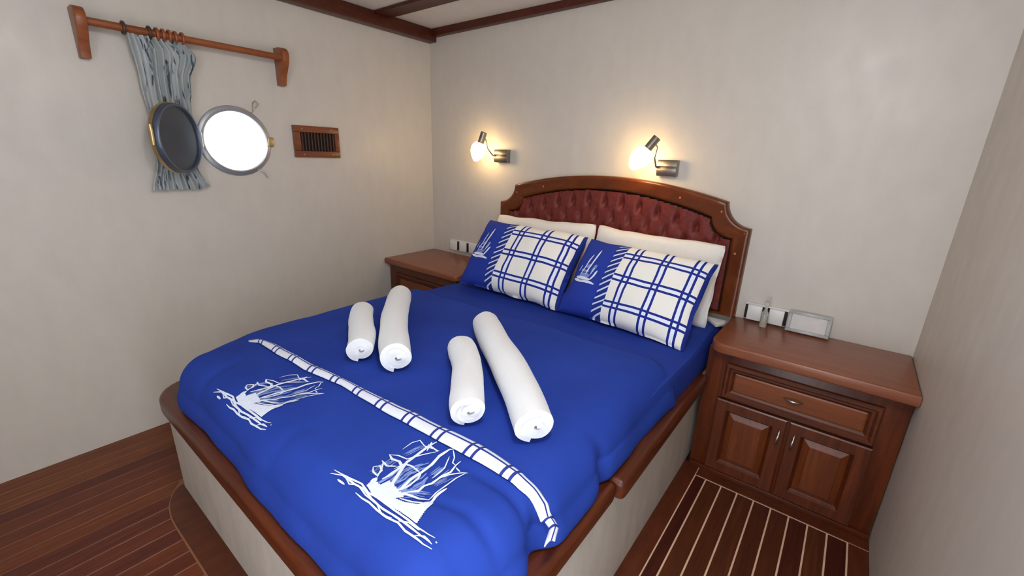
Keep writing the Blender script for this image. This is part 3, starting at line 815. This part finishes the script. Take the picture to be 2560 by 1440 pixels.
lathe('body', [(0.0, 0), (0.014, 0.0), (0.0155, 0.004), (0.0155, 0.062), (0.013, 0.072), (0.007, 0.082), (0.006, 0.092), (0.0, 0.092)], MAT['glass'], bt, (2.375, -0.078, 0.6662), (0, 0, 1), n=20)
lathe('filling', [(0.0, 0.003), (0.0125, 0.003), (0.0125, 0.056), (0.0, 0.056)], MAT['wax'], bt, (2.375, -0.078, 0.6662), (0, 0, 1), n=18)
lathe('stopper', [(0.005, 0.09), (0.006, 0.098), (0.0105, 0.112), (0.009, 0.124), (0.0, 0.128)], MAT['glass'], bt, (2.375, -0.078, 0.6662), (0, 0, 1), n=18)
af = empty('card_holder', (2.545, -0.05, 0.666), 'clear acrylic card holder leaning on the wall on the right nightstand', 'card holder')
def slab(name, x0, x1, s0, s1, d0, d1, mat):
    # slab leaning back: s runs up the lean, d towards the viewer
    a = math.radians(66); up = Vector((0, math.cos(a), math.sin(a))); out = Vector((0, -math.sin(a), math.cos(a)))
    o0 = Vector((0, -0.050, 0.667)); bm = bmesh.new(); bm_box(bm, x0, x1, d0, d1, s0, s1, 0.002, 2)
    for v in bm.verts: v.co = Vector((v.co.x, 0, 0)) + o0 + out*v.co.y + up*v.co.z
    return from_bm(name, bm, mat, af, True, angle=0.6)
slab('back_panel', 2.462, 2.628, 0.0, 0.098, 0.0, 0.004, MAT['acrylic'])
slab('card', 2.478, 2.612, 0.014, 0.084, 0.0045, 0.0060, MAT['paper'])
slab('front_frame', 2.462, 2.628, 0.0, 0.014, 0.0042, 0.013, MAT['acrylic'])
slab('front_frame', 2.462, 2.478, 0.0142, 0.0838, 0.0042, 0.013, MAT['acrylic'])
slab('front_frame', 2.612, 2.628, 0.0142, 0.0838, 0.0042, 0.013, MAT['acrylic'])
slab('front_frame', 2.462, 2.628, 0.084, 0.098, 0.0042, 0.013, MAT['acrylic'])

# ------------------------------------------------------------------ wall lamps
ls = N('lit_opal_glass'); ls.set(Base_Color=lin((255, 244, 224)), Roughness=0.3, Emission_Color=lin((255, 214, 150)), Emission_Strength=25.0); MAT['shade'] = ls.m
def wall_lamp(px0, px1, pz0, pz1, sock, tip, label):
    L = empty('wall_lamp', ((px0+px1)/2, 0, (pz0+pz1)/2), label, 'lamp', 'bedside wall lamps')
    # curved steel plate: bows out from the wall with a groove along its middle
    pr = [(-0.001, pz0), (-0.034, pz0), (-0.040, pz0+0.006)]
    zm = (pz0+pz1)/2
    pr += [(-0.046, zm-0.010), (-0.046, zm-0.004), (-0.040, zm+0.002), (-0.046, zm+0.010), (-0.040, pz1-0.006), (-0.034, pz1), (-0.001, pz1)]
    prism('mount', pr, px0, px1, MAT['chrome_dull'], L, axis='x', bevel=0.0015, seg=2)
    S, T = Vector(sock), Vector(tip); ax = (T-S).normalized()
    lathe('socket', [(0.0, -0.034), (0.018, -0.034), (0.0205, -0.030), (0.0205, 0.028), (0.024, 0.034), (0.0, 0.034)], MAT['chrome_dull'], L, S, ax, n=24)
    prof = [(0.022, 0.033)]
    for i in range(1, 15):
        t = i/14; r = 0.050*math.sin(PI*(0.14+0.80*t**0.85))**0.75; prof.append((r, 0.034+0.118*t))
    prof.append((0.012, 0.155)); lathe('shade', prof, MAT['shade'], L, S, ax, n=28)
    st = Vector((px0+0.012, -0.043, zm)); k = S+ax*0.0
    tube('arm', [st, st+Vector((-0.012, -0.012, 0.004)), (st+k)/2+Vector((0.0, -0.015, -0.01)), k+Vector((0.022, 0.012, -0.02)), k+Vector((0.012, 0.006, 0.0))], 0.0042, MAT['chrome_dull'], L, n=10)
wall_lamp(0.655, 0.762, 1.355, 1.436, (0.622, -0.12, 1.506), (0.592, -0.128, 1.42), 'lit wall lamp nearest the corner above the left nightstand')
wall_lamp(1.760, 1.860, 1.325, 1.405, (1.752, -0.12, 1.482), (1.704, -0.138, 1.41), 'lit wall lamp above the right half of the headboard')

# ------------------------------------------------------------------ porthole
win = empty('window_1', (0, PC[0], PC[1]), 'round steel porthole standing open with bright daylight outside', 'window', kind='structure')
def annulus(name, x_list, mat, parent):
    """rings (x, radius) revolved about the porthole axis"""
    n = 64; V, F = [], []
    for x, r in x_list:
        V += [(x, PC[0]+r*math.cos(2*PI*i/n), PC[1]+r*math.sin(2*PI*i/n)) for i in range(n)]
    for k in range(len(x_list)-1):
        for i in range(n): F.append((k*n+i, k*n+(i+1) % n, (k+1)*n+(i+1) % n, (k+1)*n+i))
    o = mk(name, V, F, mat, parent, True); o.data.set_sharp_from_angle(angle=0.7); return o
annulus('rim', [(-0.098, 0.1475), (-0.098, 0.143), (0.004, 0.143), (0.016, 0.146), (0.018, 0.152), (0.013, 0.158), (0.012, 0.168), (0.007, 0.173), (0.0005, 0.173)], MAT['rim'], win)
HA = math.radians(137); LR = 0.155; HY = -1.512; HX0 = 0.034
hd = Vector((math.sin(HA), math.cos(HA), 0)); hn = Vector((hd.y, -hd.x, 0))   # hn: face that closes on the rim, now towards the room
if hn.x < 0: hn = -hn
lc = Vector((HX0, HY, PC[1])) + hd*LR
def disc(name, prof, mat, parent, n=56): return lathe(name, prof, mat, parent, lc, hn, n=n)
def ring(name, prof, mat, parent, n=56):
    V, F = [], []; a = hd; b = Vector((0, 0, 1)); k_ = len(prof)
    for r, h in prof:
        for j in range(n):
            t = 2*PI*j/n; V.append(lc+hn*h+(a*math.cos(t)+b*math.sin(t))*r)
    for i in range(k_):
        for j in range(n):
            i2 = (i+1) % k_; F.append((i*n+j, i*n+(j+1) % n, i2*n+(j+1) % n, i2*n+j))
    o = mk(name, V, F, mat, parent, True); o.data.set_sharp_from_angle(angle=0.7); return o
MAT['lid'] = plain('dull_blue_steel', (92, 102, 120), 0.35, 0.6, var=0.05)
lid = ring('hinged_pane', [(0.150, -0.010), (0.150, 0.007), (0.147, 0.011), (0.140, 0.011), (0.137, 0.004), (0.137, -0.010)], MAT['lid'], win)
gp = N('dark_tinted_glass'); gp.set(Base_Color=lin((62, 68, 76)), Roughness=0.18, Transmission_Weight=0.0, IOR=1.45); MAT['tinted'] = gp.m
disc('glass', [(0.1365, -0.008), (0.1365, 0.0)], MAT['tinted'], lid)
ring('brass_ring', [(0.153, -0.026), (0.153, -0.0105), (0.134, -0.0105), (0.134, -0.026)], MAT['brass'], lid)
# hinge, latch lug, securing clips
tube('hinge', [(0.026, HY+0.004, PC[1]-0.035), (0.026, HY+0.004, PC[1]+0.035)], 0.008, MAT['rim'], win, n=14)
box('latch_lug', 0.004, 0.022, -1.192, -1.160, 1.405, 1.452, MAT['brass'], win, bevel=0.004)
el = lc + hd*0.158 - hn*0.01
tube('latch_handle', [el+Vector((0, 0, 0.05)), el+Vector((0.004, 0, 0.02)), el+Vector((0, 0, -0.03))], 0.007, MAT['brass'], lid)
tube('securing_clip', [(0.012, -1.256, 1.566), (0.02, -1.247, 1.58), (0.022, -1.245, 1.62), (0.02, -1.230, 1.632), (0.018, -1.215, 1.618), (0.016, -1.232, 1.596)], 0.0022, MAT['chrome_dull'], win, n=8)
tube('securing_clip', [(0.010, -1.256, 1.284), (0.02, -1.242, 1.276), (0.02, -1.228, 1.262), (0.018, -1.214, 1.238)], 0.003, MAT['rim'], win, n=8)

# ------------------------------------------------------------------ air vent
av = empty('air_vent', (0, -0.907, 1.35), 'small wooden wall vent with dark upright slats right of the porthole', 'vent')
VY0, VY1, VZ0, VZ1 = -1.046, -0.768, 1.352, 1.527
box('backing', 0.0005, 0.003, VY0+0.02, VY1-0.02, VZ0+0.02, VZ1-0.02, MAT['dark'], av, bevel=0)
iy0, iy1, iz0, iz1 = VY0+0.038, VY1-0.028, VZ0+0.036, VZ1-0.036
for a in ((VY0, VY1, VZ0, iz0), (VY0, VY1, iz1, VZ1), (VY0, iy0, iz0+0.0005, iz1-0.0005), (iy1, VY1, iz0+0.0005, iz1-0.0005)):
    box('frame_board', 0.0005, 0.020, a[0], a[1], a[2], a[3], MAT['wood_vent'], av, bevel=0.002)
for i in range(11):
    y = iy0+0.010+i*(iy1-iy0-0.02)/10
    box('slat', 0.006, 0.017, y-0.0035, y+0.0035, iz0+0.001, iz1-0.001, MAT['slat'], av, bevel=0.001, seg=1)
for y, z in ((VY0+0.05, VZ1-0.016), (VY1-0.05, VZ1-0.016), (VY0+0.05, VZ0+0.016), (VY1-0.05, VZ0+0.016)):
    lathe('screw', [(0.0045, 0), (0.004, 0.0012), (0, 0.0014)], MAT['screw'], av, (0.0202, y, z), (1, 0, 0), n=12)

# ------------------------------------------------------------------ curtain rod and curtain
RX, RZ = 0.078, 1.853
cr = empty('curtain_rod', (0, -1.47, 1.72), 'brown wooden curtain rod on two shaped brackets above the porthole', 'curtain rod')
tube('rod', [(RX, -1.848+0.77*i/8, RZ) for i in range(9)], 0.0155, MAT['wood_rod'], cr, n=18)
BP = [(0.0005, 1.905), (0.055, 1.905), (0.085, 1.898), (0.103, 1.880), (0.106, 1.855), (0.098, 1.828), (0.080, 1.802), (0.062, 1.775), (0.050, 1.745), (0.044, 1.722), (0.0005, 1.722)]
for y in (-1.862, -1.082):
    prism('bracket', BP, y-0.017, y+0.017, MAT['wood_rod'], cr, axis='y', bevel=0.004, seg=2)
def torus_geo(c, R_, r, n=20, k=8):
    V, F = [], []
    for i in range(n):
        a = 2*PI*i/n
        for j in range(k):
            b = 2*PI*j/k; q = R_+r*math.cos(b)
            V.append((c[0]+q*math.cos(a), c[1]+r*1.3*math.sin(b), c[2]+q*math.sin(a)))
    for i in range(n):
        for j in range(k):
            F.append((i*k+j, i*k+(j+1) % k, ((i+1) % n)*k+(j+1) % k, ((i+1) % n)*k+j))
    return V, F
g = N('grey_blue_curtain_print')
nz = g.noise(1.0, (30, 75, 13), detail=2, rough=0.5, distortion=0.6)
nz2 = g.noise(5.0, (1, 1, 1), detail=2)
base = g.ramp(nz2, [(0.3, lin((150, 158, 160))), (0.7, lin((178, 182, 180)))])
g.set(Base_Color=g.mix(g.ramp(nz, [(0.585, (0, 0, 0, 1)), (0.64, (1, 1, 1, 1))]), base, lin((66, 74, 88))), Roughness=0.85, Sheen_Weight=0.1)
MAT['curtain'] = g.m
def interp(T, t):
    for (a, va), (b, vb) in zip(T, T[1:]):
        if t <= b: return va+(vb-va)*ssm(0, 1, (t-a)/(b-a))
    return T[-1][1]
LE = [(0, -1.728), (0.27, -1.712), (0.55, -1.698), (0.8, -1.706), (1, -1.742)]
RE = [(0, -1.520), (0.08, -1.482), (0.24, -1.518), (0.6, -1.530), (0.85, -1.545), (1, -1.505)]
DEP = [(0, 0.078), (0.15, 0.070), (0.4, 0.050), (0.7, 0.040), (1, 0.045)]
def curtain():
    c = empty('curtain', (0.06, -1.62, 1.19), 'short grey-blue patterned curtain bunched behind the open porthole pane', 'curtain')
    nu, nv = 130, 60; V, F, UV = [], [], []
    for j in range(nv+1):
        t = j/nv
        a, b, d = interp(LE, t), interp(RE, t), interp(DEP, t)
        for i in range(nu+1):
            s = i/nu
            ph = s*9.0*2*PI + 0.7*math.sin(3*t+4*s) + 1.2*noise.noise(Vector((s*5, t*2.5, 0)))
            amp = 0.013*(0.75+0.5*noise.noise(Vector((s*4, t*2, 9))))
            y = a+(b-a)*(s + 0.012*math.sin(ph*0.5+1))
            x = d+amp*math.sin(ph)+0.004*noise.noise(Vector((s*14, t*9, 4)))
            x = max(0.004, min(x, HX0-0.012+0.0+max(0, (HY-y))*0.93) if 0.35 < t < 0.97 else x)
            zb = 1.193 + 0.012*noise.noise(Vector((s*4, 2, 2))) + (0.010 if s > 0.85 else 0)
            z = 1.838+(zb-1.838)*t
            V.append((x, y, z)); UV.append((s, t))
    for j in range(nv):
        for i in range(nu):
            q = j*(nu+1)+i; F.append((q, q+1, q+nu+2, q+nu+1))
    o = mk('fabric', V, F, MAT['curtain'], c, True, uvs=UV)
    for k, y in enumerate((-1.733, -1.648, -1.622, -1.600, -1.578, -1.556, -1.530)):
        V, F = torus_geo((RX, y, RZ), 0.0225, 0.0045)
        mk('ring', V, F, MAT['ring_dark'] if k < 2 else MAT['ring_light'], c, True)
curtain()
